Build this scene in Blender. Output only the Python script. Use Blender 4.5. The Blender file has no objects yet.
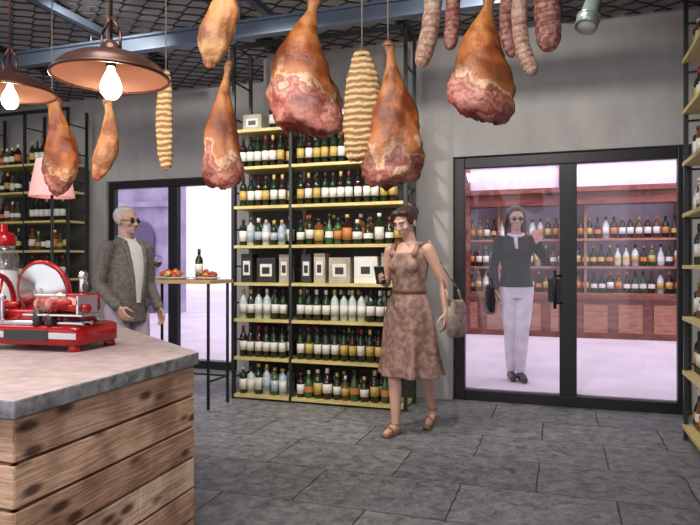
import bpy, math, random
from mathutils import Vector, Matrix, Euler, noise
random.seed(7)
scn=bpy.context.scene
H=1.3; F=622.0; YAW=math.radians(18.66)
CR=Vector((math.cos(YAW),math.sin(YAW),0)); CF=Vector((-math.sin(YAW),math.cos(YAW),0))
def P(px,py,d):
    v=CR*((px-350)/F*d)+CF*d; v.z=H+(265-py)/F*d; return v
def PY(px,py,Y):
    a=(px-350)/F; d=Y/(CR.y*a+CF.y); return P(px,py,d),d

# ---------------- materials ----------------
def nodes(name):
    m=bpy.data.materials.new(name); m.use_nodes=True
    nt=m.node_tree; b=nt.nodes['Principled BSDF']; return m,nt,b
def mat(name,c,rough=.5,metal=0,c2=None,scale=8,bump=0,stretch=(1,1,1),detail=4,emit=None,es=0,lo=.35,hi=.65):
    m,nt,b=nodes(name)
    b.inputs['Base Color'].default_value=(*c,1); b.inputs['Roughness'].default_value=rough; b.inputs['Metallic'].default_value=metal
    if emit: b.inputs['Emission Color'].default_value=(*emit,1); b.inputs['Emission Strength'].default_value=es
    if c2 is None and not bump:
        c2=tuple(x*.88 for x in c)
    tc=nt.nodes.new('ShaderNodeTexCoord'); mp=nt.nodes.new('ShaderNodeMapping'); mp.inputs['Scale'].default_value=stretch
    nt.links.new(tc.outputs['Object'],mp.inputs[0])
    n=nt.nodes.new('ShaderNodeTexNoise'); n.inputs['Scale'].default_value=scale; n.inputs['Detail'].default_value=detail
    nt.links.new(mp.outputs[0],n.inputs['Vector'])
    if c2 is not None:
        r=nt.nodes.new('ShaderNodeValToRGB'); r.color_ramp.elements[0].position=lo; r.color_ramp.elements[1].position=hi
        r.color_ramp.elements[0].color=(*c2,1); r.color_ramp.elements[1].color=(*c,1)
        nt.links.new(n.outputs['Fac'],r.inputs[0]); nt.links.new(r.outputs[0],b.inputs['Base Color'])
    if bump:
        bp=nt.nodes.new('ShaderNodeBump'); bp.inputs['Strength'].default_value=bump; bp.inputs['Distance'].default_value=.02
        nt.links.new(n.outputs['Fac'],bp.inputs['Height']); nt.links.new(bp.outputs[0],b.inputs['Normal'])
    return m
def glassmat(name,tint=(1,1,1),g=.07):
    m=bpy.data.materials.new(name); m.use_nodes=True; nt=m.node_tree
    for n in list(nt.nodes): nt.nodes.remove(n)
    o=nt.nodes.new('ShaderNodeOutputMaterial'); mx=nt.nodes.new('ShaderNodeMixShader'); t=nt.nodes.new('ShaderNodeBsdfTransparent'); gl=nt.nodes.new('ShaderNodeBsdfGlossy')
    t.inputs[0].default_value=(*tint,1); gl.inputs['Roughness'].default_value=.03; mx.inputs[0].default_value=g
    nt.links.new(t.outputs[0],mx.inputs[1]); nt.links.new(gl.outputs[0],mx.inputs[2]); nt.links.new(mx.outputs[0],o.inputs[0]); return m
def wood(name,c1,c2,axis,seed):
    m,nt,b=nodes(name); N=nt.nodes; L=nt.links
    tc=N.new('ShaderNodeTexCoord'); mp=N.new('ShaderNodeMapping')
    s=[34,34,34]; s[axis]=1.8; mp.inputs['Scale'].default_value=s; mp.inputs['Location'].default_value=(seed*3.1,seed*1.7,seed*2.3)
    L.new(tc.outputs['Object'],mp.inputs[0])
    n=N.new('ShaderNodeTexNoise'); n.inputs['Scale'].default_value=1.3; n.inputs['Detail'].default_value=9; n.inputs['Distortion'].default_value=1.6; L.new(mp.outputs[0],n.inputs['Vector'])
    r=N.new('ShaderNodeValToRGB'); e=r.color_ramp.elements; e[0].position=.28; e[0].color=(*c2,1); e[1].position=.58; e[1].color=(*c1,1)
    L.new(n.outputs['Fac'],r.inputs[0])
    mp2=N.new('ShaderNodeMapping'); s2=[11,11,11]; s2[axis]=4.5; mp2.inputs['Scale'].default_value=s2; mp2.inputs['Location'].default_value=(seed,seed,seed); L.new(tc.outputs['Object'],mp2.inputs[0])
    v=N.new('ShaderNodeTexVoronoi'); v.inputs['Scale'].default_value=1.0; L.new(mp2.outputs[0],v.inputs['Vector'])
    r2=N.new('ShaderNodeValToRGB'); f=r2.color_ramp.elements; f[0].position=.13; f[0].color=(.10,.05,.035,1); f[1].position=.27; f[1].color=(1,1,1,1); L.new(v.outputs['Distance'],r2.inputs[0])
    n3=N.new('ShaderNodeTexNoise'); n3.inputs['Scale'].default_value=4; n3.inputs['Detail'].default_value=8; L.new(tc.outputs['Object'],n3.inputs['Vector'])
    r3=N.new('ShaderNodeValToRGB'); r3.color_ramp.elements[0].position=.38; r3.color_ramp.elements[0].color=(.48,.40,.36,1); r3.color_ramp.elements[1].position=.56; L.new(n3.outputs['Fac'],r3.inputs[0])
    mx=N.new('ShaderNodeMixRGB'); mx.blend_type='MULTIPLY'; mx.inputs[0].default_value=.9; L.new(r.outputs[0],mx.inputs[1]); L.new(r2.outputs[0],mx.inputs[2])
    my=N.new('ShaderNodeMixRGB'); my.blend_type='MULTIPLY'; my.inputs[0].default_value=.9; L.new(mx.outputs[0],my.inputs[1]); L.new(r3.outputs[0],my.inputs[2])
    L.new(my.outputs[0],b.inputs['Base Color']); b.inputs['Roughness'].default_value=.75
    bp=N.new('ShaderNodeBump'); bp.inputs['Strength'].default_value=.6; bp.inputs['Distance'].default_value=.01; L.new(n.outputs['Fac'],bp.inputs['Height']); L.new(bp.outputs[0],b.inputs['Normal'])
    return m
def slate():
    m,nt,b=nodes('slate_tiles'); N=nt.nodes; L=nt.links
    tc=N.new('ShaderNodeTexCoord')
    mp=N.new('ShaderNodeMapping'); mp.inputs['Location'].default_value=(.13,.21,0); L.new(tc.outputs['Object'],mp.inputs[0])
    wn=N.new('ShaderNodeTexNoise'); wn.inputs['Scale'].default_value=7; wn.inputs['Detail'].default_value=5; L.new(mp.outputs[0],wn.inputs['Vector'])
    av=N.new('ShaderNodeMixRGB'); av.blend_type='LINEAR_LIGHT'; av.inputs[0].default_value=.016; L.new(mp.outputs[0],av.inputs[1]); L.new(wn.outputs['Color'],av.inputs[2])
    br=N.new('ShaderNodeTexBrick'); br.inputs['Scale'].default_value=1; br.inputs['Brick Width'].default_value=.85; br.inputs['Row Height'].default_value=.56; br.inputs['Mortar Size'].default_value=.006; br.inputs['Mortar Smooth'].default_value=.8
    br.inputs['Color1'].default_value=(.20,.21,.22,1); br.inputs['Color2'].default_value=(.29,.295,.30,1); br.inputs['Mortar'].default_value=(.09,.09,.095,1); L.new(av.outputs[0],br.inputs['Vector'])
    n=N.new('ShaderNodeTexNoise'); n.inputs['Scale'].default_value=11; n.inputs['Detail'].default_value=12; n.inputs['Roughness'].default_value=.8; n.inputs['Distortion'].default_value=.6; L.new(tc.outputs['Object'],n.inputs['Vector'])
    r=N.new('ShaderNodeValToRGB'); r.color_ramp.elements[0].position=.36; r.color_ramp.elements[0].color=(.32,.33,.35,1); r.color_ramp.elements[1].position=.64; r.color_ramp.elements[1].color=(1.6,1.56,1.56,1); L.new(n.outputs['Fac'],r.inputs[0])
    mx=N.new('ShaderNodeMixRGB'); mx.blend_type='MULTIPLY'; mx.inputs[0].default_value=1; L.new(br.outputs['Color'],mx.inputs[1]); L.new(r.outputs[0],mx.inputs[2]); L.new(mx.outputs[0],b.inputs['Base Color'])
    b.inputs['Roughness'].default_value=.36
    ad=N.new('ShaderNodeMath'); ad.operation='MULTIPLY_ADD'; ad.inputs[1].default_value=-.8; L.new(br.outputs['Fac'],ad.inputs[0]); L.new(n.outputs['Fac'],ad.inputs[2])
    bp=N.new('ShaderNodeBump'); bp.inputs['Strength'].default_value=.9; bp.inputs['Distance'].default_value=.03; L.new(ad.outputs[0],bp.inputs['Height']); L.new(bp.outputs[0],b.inputs['Normal'])
    return m
def rampmat(name,stops,scale=14,amt=.25,rough=.4,bump=.5):
    m,nt,b=nodes(name); N=nt.nodes; L=nt.links
    at=N.new('ShaderNodeAttribute'); at.attribute_name='t'
    tc=N.new('ShaderNodeTexCoord'); n=N.new('ShaderNodeTexNoise'); n.inputs['Scale'].default_value=scale; n.inputs['Detail'].default_value=9; n.inputs['Roughness'].default_value=.65; L.new(tc.outputs['Object'],n.inputs['Vector'])
    sb=N.new('ShaderNodeMath'); sb.operation='SUBTRACT'; sb.inputs[1].default_value=.5; L.new(n.outputs['Fac'],sb.inputs[0])
    ma=N.new('ShaderNodeMath'); ma.operation='MULTIPLY_ADD'; ma.inputs[1].default_value=amt*2; L.new(sb.outputs[0],ma.inputs[0]); L.new(at.outputs['Fac'],ma.inputs[2])
    r=N.new('ShaderNodeValToRGB'); el=r.color_ramp.elements
    el[0].position=stops[0][0]; el[0].color=(*stops[0][1],1); el[1].position=stops[-1][0]; el[1].color=(*stops[-1][1],1)
    for p,c in stops[1:-1]:
        e=el.new(p); e.color=(*c,1)
    L.new(ma.outputs[0],r.inputs[0])
    n2=N.new('ShaderNodeTexNoise'); n2.inputs['Scale'].default_value=6; n2.inputs['Detail'].default_value=7; L.new(tc.outputs['Object'],n2.inputs['Vector'])
    r2=N.new('ShaderNodeValToRGB'); r2.color_ramp.elements[0].position=.40; r2.color_ramp.elements[0].color=(.34,.22,.18,1); r2.color_ramp.elements[1].position=.55; L.new(n2.outputs['Fac'],r2.inputs[0])
    mx=N.new('ShaderNodeMixRGB'); mx.blend_type='MULTIPLY'; mx.inputs[0].default_value=.85; L.new(r.outputs[0],mx.inputs[1]); L.new(r2.outputs[0],mx.inputs[2])
    L.new(mx.outputs[0],b.inputs['Base Color']); b.inputs['Roughness'].default_value=rough
    bp=N.new('ShaderNodeBump'); bp.inputs['Strength'].default_value=bump; bp.inputs['Distance'].default_value=.02; L.new(n.outputs['Fac'],bp.inputs['Height']); L.new(bp.outputs[0],b.inputs['Normal'])
    return m
M={}
M['wall']=mat('grey_concrete',(.43,.415,.41),.85,c2=(.35,.335,.33),scale=2.2,stretch=(2.5,2.5,1.1),bump=.10,detail=12,lo=.3,hi=.7)
M['ceil']=mat('ceiling_grey',(.62,.62,.64),.9,c2=(.38,.38,.40),scale=3)
M['wire']=mat('mesh_wire',(.05,.05,.055),.5,.3)
M['black']=mat('black_metal',(.018,.018,.022),.4,.3)
M['post']=mat('shelf_steel',(.05,.06,.06),.4,.6)
M['shelf']=mat('shelf_board',(.76,.62,.26),.5,c2=(.58,.46,.17),scale=9,stretch=(1,6,6))
M['bpanel']=mat('shelf_back_dark',(.06,.055,.05),.7)
M['white']=mat('label_white',(.8,.78,.72),.6)
M['blueb']=mat('bottle_blue',(.42,.50,.58),.15)
M['glassb']=mat('bottle_dark_green',(.015,.03,.015),.12)
M['glassr']=mat('bottle_dark_red',(.03,.010,.010),.12)
M['amber']=mat('bottle_amber',(.16,.065,.02),.15)
M['clear']=mat('bottle_pale',(.55,.62,.60),.12)
M['gold']=mat('label_gold',(.6,.42,.12),.4)
M['redcap']=mat('cap_red',(.28,.03,.03),.4)
M['blackcap']=mat('cap_black',(.03,.03,.03),.4)
M['orange']=mat('label_orange',(.60,.22,.06),.5)
M['greenb']=mat('bottle_green',(.05,.11,.04),.15)
M['box']=mat('gift_box',(.55,.5,.4),.6,c2=(.3,.26,.2),scale=5)
M['steel']=mat('steel',(.7,.7,.72),.22,1)
M['rail']=mat('rail_blue_grey',(.14,.18,.25),.4,.4)
M['glass']=glassmat('door_glass',(.97,.94,1),g=.03)
M['bowl']=glassmat('drinking_glass',(.93,.95,.97),.2)
M['stone']=mat('counter_stone',(.55,.45,.44),.38,c2=(.34,.28,.28),scale=16,detail=10,bump=.08,lo=.3,hi=.7)
M['stonee']=mat('counter_edge',(.32,.32,.33),.5,c2=(.13,.13,.14),scale=22,detail=9,bump=.4)
M['red']=mat('red_enamel',(.36,.008,.010),.15,.15)
M['skin']=mat('skin',(.64,.39,.29),.55)
M['skinm']=mat('skin_man',(.58,.35,.27),.55)
M['hair']=mat('hair_brown',(.07,.035,.02),.5,c2=(.02,.012,.01),scale=60)
M['hairw']=mat('hair_white',(.6,.58,.56),.6,c2=(.35,.33,.32),scale=60)
M['eye']=mat('eye_white',(.55,.52,.48),.3)
M['iris']=mat('eye_dark',(.02,.015,.01),.3)
M['lip']=mat('lips',(.50,.20,.17),.45)
M['outfl']=mat('plaza_paving',(.88,.80,.88),.5,c2=(.74,.66,.75),scale=1.2)
M['rwood']=mat('red_brown_wood',(.24,.075,.05),.4,c2=(.13,.04,.03),scale=5,stretch=(1,1,4))
M['owood']=mat('shelf_wood_warm',(.42,.19,.12),.5,c2=(.28,.11,.07),scale=6,stretch=(1,1,5))
M['lilac']=mat('shop_interior',(.60,.55,.68),.6)
M['facade']=mat('facade_render',(.50,.44,.60),.8,c2=(.34,.29,.45),scale=2)
M['facdark']=mat('facade_window',(.12,.09,.19),.4)

# ---------------- mesh builder ----------------
class MB:
    def __init__(s): s.v=[];s.f=[];s.m=[];s.sm=[];s.t=[]
    def add(s,vs,fs,m=0,smooth=True,t=0):
        o=len(s.v); s.v+= [tuple(v) for v in vs]; s.t+= (t if isinstance(t,list) else [t]*len(vs))
        for i,f in enumerate(fs):
            s.f.append(tuple(a+o for a in f)); s.m.append(m[i] if isinstance(m,list) else m); s.sm.append(smooth)
    def box(s,c,d,m=0,R=None):
        vs=[]
        for x in(-.5,.5):
            for y in(-.5,.5):
                for z in(-.5,.5):
                    p=Vector((x*d[0],y*d[1],z*d[2]))
                    if R: p=R@p
                    vs.append(p+Vector(c))
        s.add(vs,[(0,1,3,2),(4,6,7,5),(0,4,5,1),(2,3,7,6),(0,2,6,4),(1,5,7,3)],m,False)
    def bb(s,a,b,m=0): s.box([(a[i]+b[i])/2 for i in range(3)],[abs(b[i]-a[i]) for i in range(3)],m)
    def rings(s,rs,m=0,smooth=True,t=None,cap=True):
        n=len(rs[0]); vs=[p for r in rs for p in r]; fs=[];mm=[]
        for i in range(len(rs)-1):
            for j in range(n):
                k=(j+1)%n; fs.append((i*n+j,i*n+k,(i+1)*n+k,(i+1)*n+j)); mm.append(m[i] if isinstance(m,list) else m)
        if cap:
            fs.append(tuple(range(n-1,-1,-1))); mm.append(mm[0]); fs.append(tuple(range((len(rs)-1)*n,len(rs)*n))); mm.append(mm[-2])
        tt=0
        if t: tt=list(t) if len(t)==len(vs) else [t[i] for i in range(len(rs)) for _ in range(n)]
        s.add(vs,fs,mm,smooth,tt)
    def cyl(s,a,b,r0,r1=None,m=0,n=12,smooth=True):
        a=Vector(a);b=Vector(b); r1=r0 if r1 is None else r1; d=(b-a)
        if d.length<1e-6:return
        q=d.to_track_quat('Z','Y'); rs=[]
        for c,r in((a,r0),(b,r1)):
            rs.append([c+q@Vector((r*math.cos(2*math.pi*j/n),r*math.sin(2*math.pi*j/n),0)) for j in range(n)])
        s.rings(rs,m,smooth)
    def sph(s,c,r,m=0,R=None,n=14,k=9):
        if not hasattr(r,'__len__'): r=(r,r,r)
        c=Vector(c); rs=[]
        for i in range(k+1):
            th=math.pi*(.03+.94*i/k); ring=[]
            for j in range(n):
                a=2*math.pi*j/n; p=Vector((r[0]*math.sin(th)*math.cos(a),r[1]*math.sin(th)*math.sin(a),-r[2]*math.cos(th)))
                if R: p=R@p
                ring.append(c+p)
            rs.append(ring)
        s.rings(rs,m)
    def tube(s,pts,rad,m=0,n=12):
        for i,p in enumerate(pts):
            s.sph(p,rad[i],m,n=n,k=7)
            if i: s.cyl(pts[i-1],p,rad[i-1],rad[i],m,n)
    def loft(s,secs,m=0,n=28,fold=None,t=None):
        rs=[]
        for i,(z,cx,cy,rx,ry) in enumerate(secs):
            ring=[]
            for j in range(n):
                a=2*math.pi*j/n; k=1
                if fold: k+=fold[i]*math.sin(7*a+1.3*i*.2)+fold[i]*.5*math.sin(11*a+1)
                ring.append(Vector((cx+rx*k*math.cos(a),cy+ry*k*math.sin(a),z)))
            rs.append(ring)
        s.rings(rs,m,True,t)
    def lathe(s,prof,c,m=0,n=12,ax=None):
        c=Vector(c); rs=[]
        q=Vector(ax).to_track_quat('Z','Y') if ax is not None else None
        for z,r in prof:
            ring=[]
            for j in range(n):
                p=Vector((r*math.cos(2*math.pi*j/n),r*math.sin(2*math.pi*j/n),z))
                if q: p=q@p
                ring.append(c+p)
            rs.append(ring)
        s.rings(rs,m)
    def torus(s,c,R,r,ax=(0,0,1),m=0,n=32,k=8):
        q=Vector(ax).to_track_quat('Z','Y'); c=Vector(c); vs=[];fs=[]
        for i in range(n):
            a=2*math.pi*i/n
            for j in range(k):
                b=2*math.pi*j/k; vs.append(c+q@Vector(((R+r*math.cos(b))*math.cos(a),(R+r*math.cos(b))*math.sin(a),r*math.sin(b))))
        for i in range(n):
            for j in range(k):
                fs.append((i*k+j,((i+1)%n)*k+j,((i+1)%n)*k+(j+1)%k,i*k+(j+1)%k))
        s.add(vs,fs,m)
    def obj(s,name,mats,parent=None,loc=None,rot=None,bevel=0,t=False,origin=None,remesh=0,sm=6,xf=None):
        vs=s.v
        if xf is not None: vs=[tuple(xf@Vector(v)) for v in vs]
        if origin is not None: vs=[(v[0]-origin[0],v[1]-origin[1],v[2]-origin[2]) for v in vs]
        me=bpy.data.meshes.new(name); me.from_pydata(vs,[],s.f); me.update()
        for mm in mats: me.materials.append(M[mm] if isinstance(mm,str) else mm)
        me.polygons.foreach_set('material_index',s.m); me.polygons.foreach_set('use_smooth',s.sm)
        if t:
            a=me.attributes.new('t','FLOAT','POINT'); a.data.foreach_set('value',s.t)
        o=bpy.data.objects.new(name,me); scn.collection.objects.link(o)
        if origin is not None: o.location=origin
        if loc is not None: o.location=loc
        if rot is not None: o.rotation_euler=rot
        if parent: o.parent=parent
        if remesh:
            md=o.modifiers.new('fuse','REMESH'); md.mode='VOXEL'; md.voxel_size=remesh; md.use_smooth_shade=True
            ms=o.modifiers.new('relax','SMOOTH'); ms.iterations=sm; ms.factor=.5
        if bevel:
            md=o.modifiers.new('bevel','BEVEL'); md.width=bevel; md.segments=2; md.limit_method='ANGLE'
        return o
def empty(name,loc=(0,0,0),yaw=0):
    e=bpy.data.objects.new(name,None); scn.collection.objects.link(e); e.location=loc; e.rotation_euler=(0,0,yaw); e.empty_display_size=.1; return e

# ---------------- room shell ----------------
m=MB(); m.bb((-7.8,-1.5,-.1),(1.45,6.0,0)); m.bb((-7.8,6.0,-.1),(1.45,6.91,0)); m.obj('floor',[slate()])
m=MB(); m.bb((-3.0,6.0,0),(-.98,6.15,3.62)); m.bb((-.98,6.0,2.34),(1.08,6.15,3.62)); m.bb((1.08,6.0,0),(1.3,6.15,3.62)); m.bb((-3.0,6.15,0),(-2.85,6.76,3.62)); m.obj('wall_back',['wall'])
m=MB(); m.bb((-7.65,6.76,0),(-5.68,6.91,3.62)); m.bb((-5.68,6.76,2.4),(-3.74,6.91,3.62)); m.bb((-3.74,6.76,0),(-2.85,6.91,3.62)); m.obj('wall_back_recess',['wall'])
m=MB(); m.bb((-7.8,-1.5,0),(-7.65,6.91,3.62)); m.obj('wall_left',['wall'])
m=MB(); m.bb((1.3,-1.5,0),(1.45,6.15,3.62)); m.obj('wall_right',['wall'])
m=MB(); m.bb((-7.8,-1.5,3.62),(1.45,6.91,3.72)); m.obj('ceiling',['ceil'])
m=MB(); sp=.12; amp=.066; w=.0075
nl=int(8.8/sp)
for i in range(nl):
    x0=-7.5+i*sp; ph=(i%2)*math.pi; pts=[]
    y=.8
    while y<6.7:
        if y>5.95 and x0>-3.12: break
        s_=math.sin(y/.22*2*math.pi+ph); pts.append((x0+amp*s_,y)); y+=.0275
    vs=[];fs=[]
    for k,(x,y) in enumerate(pts):
        vs+=[(x-w,y,3.49),(x+w,y,3.49),(x,y,3.505)]
        if k:
            a=3*(k-1);b=3*k
            fs+=[(a,a+1,b+1,b),(a+1,a+2,b+2,b+1),(a+2,a,b,b+2)]
    m.add(vs,fs,0)
for x in [-7,-5.6,-4.2,-2.8,-1.4,0,1.2]:
    m.bb((x-.02,.8,3.5),(x+.02,5.98,3.61))
m.obj('ceiling_mesh_trim',['wire'])

def door(name,x0,x1,y,z1,mid,fw,mw,handle=True):
    e=empty(name,((x0+x1)/2,y,0)); o=(-(x0+x1)/2,-y,0)
    m=MB()
    m.bb((x0,y,0),(x0+fw,y+.08,z1)); m.bb((x1-fw,y,0),(x1,y+.08,z1)); m.bb((x0+fw,y,z1-fw),(x1-fw,y+.08,z1)); m.bb((x0+fw,y,0),(x1-fw,y+.08,.1)); m.bb((mid-mw/2,y,.1),(mid+mw/2,y+.08,z1-fw))
    m.v=[(a+o[0],b+o[1],c) for a,b,c in m.v]
    m.obj('frame',['black'],e,bevel=.006)
    g=MB(); g.bb((x0+fw,y+.035,.1),(mid-mw/2,y+.045,z1-fw)); g.bb((mid+mw/2,y+.035,.1),(x1-fw,y+.045,z1-fw)); g.v=[(a+o[0],b+o[1],c) for a,b,c in g.v]
    g.obj('panes',['glass'],e)
    if handle:
        h=MB()
        xx=mid-mw/2-.04
        h.cyl((xx,y-.05,.9),(xx,y-.05,1.25),.014); h.cyl((xx,y-.05,.95),(mid-mw/2+.02,y,.95),.01); h.cyl((xx,y-.05,1.2),(mid-mw/2+.02,y,1.2),.01)
        h.bb((xx-.06,y-.02,.96),(mid-mw/2,y,1.17))
        h.v=[(a+o[0],b+o[1],c) for a,b,c in h.v]; h.obj('handle',['black'],e)
door('door_1',-.97,1.07,6.03,2.33,.07,.1,.15)
door('door_2',-5.67,-3.75,6.79,2.39,-4.68,.09,.14,False)

# ---------------- exterior ----------------
m=MB(); m.bb((-30,6.92,-.02),(12,26,.1)); m.bb((-2.84,6.152,-.02),(6,6.92,.1)); m.obj('plaza_ground',['outfl'])
m=MB(); y0=10.9
m.bb((-3,y0,.1),(4.5,y0+.12,.74),0); m.bb((-3,y0-.05,.74),(4.5,y0+.4,.80),0)
m.bb((-3,y0,2.3),(4.5,y0+.3,2.52),0); m.bb((-3,y0-.08,2.5),(4.5,y0+.3,2.58),0); m.bb((-3,y0+.05,2.58),(4.5,y0+.3,3.0),1)
m.bb((-3,y0-.02,3.0),(4.5,y0+.3,3.12),0)
for x in [-2.9,-1.55,.05,1.9,3.4]:
    m.bb((x-.07,y0-.03,.1),(x+.07,y0+.12,3.0),0)
for k in range(14):
    xx=-2.75+k*.52; m.bb((xx,y0-.02,.2),(xx+.36,y0,.66),2)
m.bb((-3,y0+.5,.1),(4.5,y0+.55,3.0),1)
for z in [.8,1.24,1.7]: m.bb((-2.9,y0+.13,z),(4.4,y0+.48,z+.04),2)
x=-2.4
while x<4.3: m.bb((x-.02,y0+.15,.8),(x+.02,y0+.48,2.3),2); x+=1.4
shop=m.obj('wine_shop_front',['rwood','lilac','owood'])
def bottle(mb,x,y,z,h,r,g,l,c,style=0,n=10):
    if style==0: pr=[(0,.9),(.02,1),(.2,1),(.2,1.03),(.5,1.03),(.5,1),(.62,1),(.7,.8),(.77,.42),(.84,.36),(.84,.42),(1,.40)]; mt=[g,g,g,l,g,g,g,g,g,c,c]
    elif style==1: pr=[(0,.9),(.02,1),(.15,1),(.15,1.03),(.55,1.03),(.55,1),(.72,1),(.78,.6),(.80,.35),(.88,.35),(.88,.45),(1,.45)]; mt=[g,g,g,l,g,g,g,g,g,c,c]
    else: pr=[(0,.8),(.05,1),(.2,1.05),(.22,1.07),(.42,1.02),(.45,.98),(.6,.7),(.7,.35),(.8,.3),(.85,.3),(.85,.38),(1,.38)]; mt=[g,g,g,l,g,g,g,g,g,c,c]
    mb.lathe([(a*h,b*r) for a,b in pr],(x,y,z),mt,n)
BM=['glassb','glassr','amber','clear','white','gold','redcap','blackcap','orange','blueb','greenb']
def row(mb,kind,a,b,z,hmax,nrow=2):
    a=Vector(a);b=Vector(b); L=(b-a).length; d=(b-a)/L; nrm=Vector((-d.y,d.x))
    for rr in range(nrow):
        s=.05+rr*.03
        while s<L-.04:
            if kind=='wine': g,l,c,st,h,r=random.choice([0,0,1]),random.choice([4,4,4,5]),random.choice([7,7,1,5,7,6]),0,.30,.036
            elif kind=='white': g,l,c,st,h,r=random.choice([0,3,0]),4,random.choice([4,5,7]),0,.29,.038
            elif kind=='mixed': g,l,c,st,h,r=random.choice([2,0,1,10,2,0,0]),random.choice([8,4,5,4,4]),random.choice([7,5,6,4,7]),random.choice([0,1,2]),random.uniform(.22,.30),random.uniform(.036,.046)
            elif kind=='clear': g,l,c,st,h,r=random.choice([3,9,3,10,0]),random.choice([4,9,4]),random.choice([4,7,5]),random.choice([1,1,0]),random.uniform(.24,.30),.038
            elif kind=='shop': g,l,c,st,h,r=random.choice([0,1,1,2,10,3]),random.choice([4,5,4,8]),random.choice([7,6,5,8]),random.choice([0,0,2]),.36,.052
            else: g,l,c,st,h,r=random.choice([3,2,0]),4,random.choice([5,6,7,4]),random.choice([0,2]),.27,.04
            h=min(h,hmax-.03)
            p=a+d*s+nrm*(rr*.1)
            bottle(mb,p.x,p.y,z,h*random.uniform(.97,1.0),r,g,l,c,st)
            s+=2*r+random.uniform(.004,.018)+(.012 if kind=='shop' else 0)
m=MB()
for z in [.842,1.282,1.742]: row(m,'shop',(-2.8,y0+.22),(4.3,y0+.22),z,.4,1)
m.obj('wine_bottles',BM)
m=MB(); m.bb((-17,13.2,.1),(-9.1,13.8,6.5),0)
for x in [-15.9,-14.2,-12.6,-11.3,-10.0]:
    m.bb((x-.4,13.12,.1),(x+.4,13.2,2.0),1)
    n=16; vs=[(x,13.13,2.0)]+[(x+.4*math.cos(math.pi*i/n),13.13,2.0+.4*math.sin(math.pi*i/n)) for i in range(n+1)]
    m.add(vs,[(0,i+1,i+2) for i in range(n)],1,False)
    m.bb((x-.3,13.15,3.3),(x+.3,13.2,4.6),1)
m.bb((-17,13.05,2.75),(-9.1,13.2,2.88),0)
m.obj('arcade_building',['facade','facdark'])

# ---------------- shelving ----------------
Z=[.05,.41,.78,1.13,1.49,1.87,2.25,2.61]
def posts(mb,x,y0,y1,zt,w=.03):
    for y in(y0,y1-w): mb.bb((x-w/2,y,0),(x+w/2,y+w,zt),0)
    z=.2
    while z<zt: mb.bb((x-w/4,y0+w,z),(x+w/4,y1-w,z+.015),0); z+=.36
def unit(name,x0,xm,x1,yf,yb,zt,ztops):
    m=MB()
    for x in(x0,xm,x1): posts(m,x,yf,yb,zt)
    m.bb((x0,yb-.035,.03),(x1,yb-.028,Z[-1]),2)
    for a,b in((x0,xm),(xm,x1)):
        for z in Z: m.bb((a+.016,yf-.012,z-.028),(b-.016,yb-.036,z),1)
    m.bb((x0,yf,zt-.04),(x1,yf+.03,zt),0)
    return m.obj(name,['post','shelf','bpanel'],origin=((x0+x1)/2,(yf+yb)/2,0))
unit('bottle_shelving',-3.02,-2.41,-1.30,5.38,5.76,3.44,0)
m=MB(); yf=5.44
R=['mixed','wine','white',None,'mixed','wine','wine']
Lk=['clear','wine','white',None,'clear','wine','wine']
for i in range(7):
    hm=Z[i+1]-Z[i]-.03
    if R[i]: row(m,R[i],(-2.38,yf),(-1.33,yf),Z[i]+.001,hm)
    if Lk[i]: row(m,Lk[i],(-2.99,yf),(-2.44,yf),Z[i]+.001,hm)
row(m,'wine',(-2.7,yf+.06),(-2.45,yf+.06),Z[7]+.001,.5,1)
row(m,'clear',(-1.66,yf+.06),(-1.36,yf+.06),Z[7]+.001,.5,1)
m.obj('wine_bottles',BM)
m=MB()
def gift(mb,x,w,h,y=5.45,d=.14,z=Z[3],c=0):
    mb.bb((x,y,z+.001),(x+w,y+d,z+h),c); mb.bb((x+w*.18,y-.003,z+h*.25),(x+w*.82,y,z+h*.75),1); mb.bb((x+w*.3,y-.006,z+h*.35),(x+w*.7,y-.003,z+h*.62),2)
gift(m,-2.33,.10,.27,c=2); gift(m,-2.2,.11,.28); gift(m,-2.05,.21,.24); gift(m,-1.80,.22,.25,c=1); gift(m,-1.54,.16,.28)
gift(m,-2.97,.12,.28,c=2); gift(m,-2.8,.2,.24,c=2); gift(m,-2.56,.1,.27)
gift(m,-2.36,.22,.2,z=Z[7]); gift(m,-2.1,.3,.14,z=Z[7]); gift(m,-2.95,.2,.16,z=Z[7])
m.obj('gift_boxes',['box','white','blackcap'],bevel=.003)
unit('bottle_shelving',-7.3,-6.6,-5.9,6.3,6.66,3.3,0)
m=MB()
for i in range(8):
    k=['mixed','wine','white','wine','mixed','wine','pale','wine'][i]
    hm=.33 if i<7 else .4
    row(m,k,(-6.57,6.36),(-5.93,6.36),Z[i]+.001,hm,1); row(m,'mixed',(-7.27,6.36),(-6.63,6.36),Z[i]+.001,hm,1)
m.obj('wine_bottles',BM)
m=MB(); xf=.87; xb=1.24; ya=3.7; yb=5.17
for y in(ya,(ya+yb)/2,yb):
    for x in(xf,xb-.03): m.bb((x,y-.015,0),(x+.03,y+.015,3.4),0)
    z=.2
    while z<3.4: m.bb((xf+.03,y-.008,z),(xb-.03,y+.008,z+.015),0); z+=.36
ZR=[.12,.52,.92,1.3,1.68,2.06,2.44,2.82]
for z in ZR: m.bb((xf-.01,ya,z-.028),(xb,yb,z),1)
m.bb((xb-.01,ya,.03),(xb,yb,3.0),2)
m.obj('bottle_shelving',['post','shelf','bpanel'])
m=MB()
for i,z in enumerate(ZR): row(m,['mixed','wine','mixed','wine','pale','mixed','wine','mixed'][i],(xf+.09,yb-.03),(xf+.09,ya+.03),z+.001,.34,1)
m.obj('wine_bottles',BM)

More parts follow.
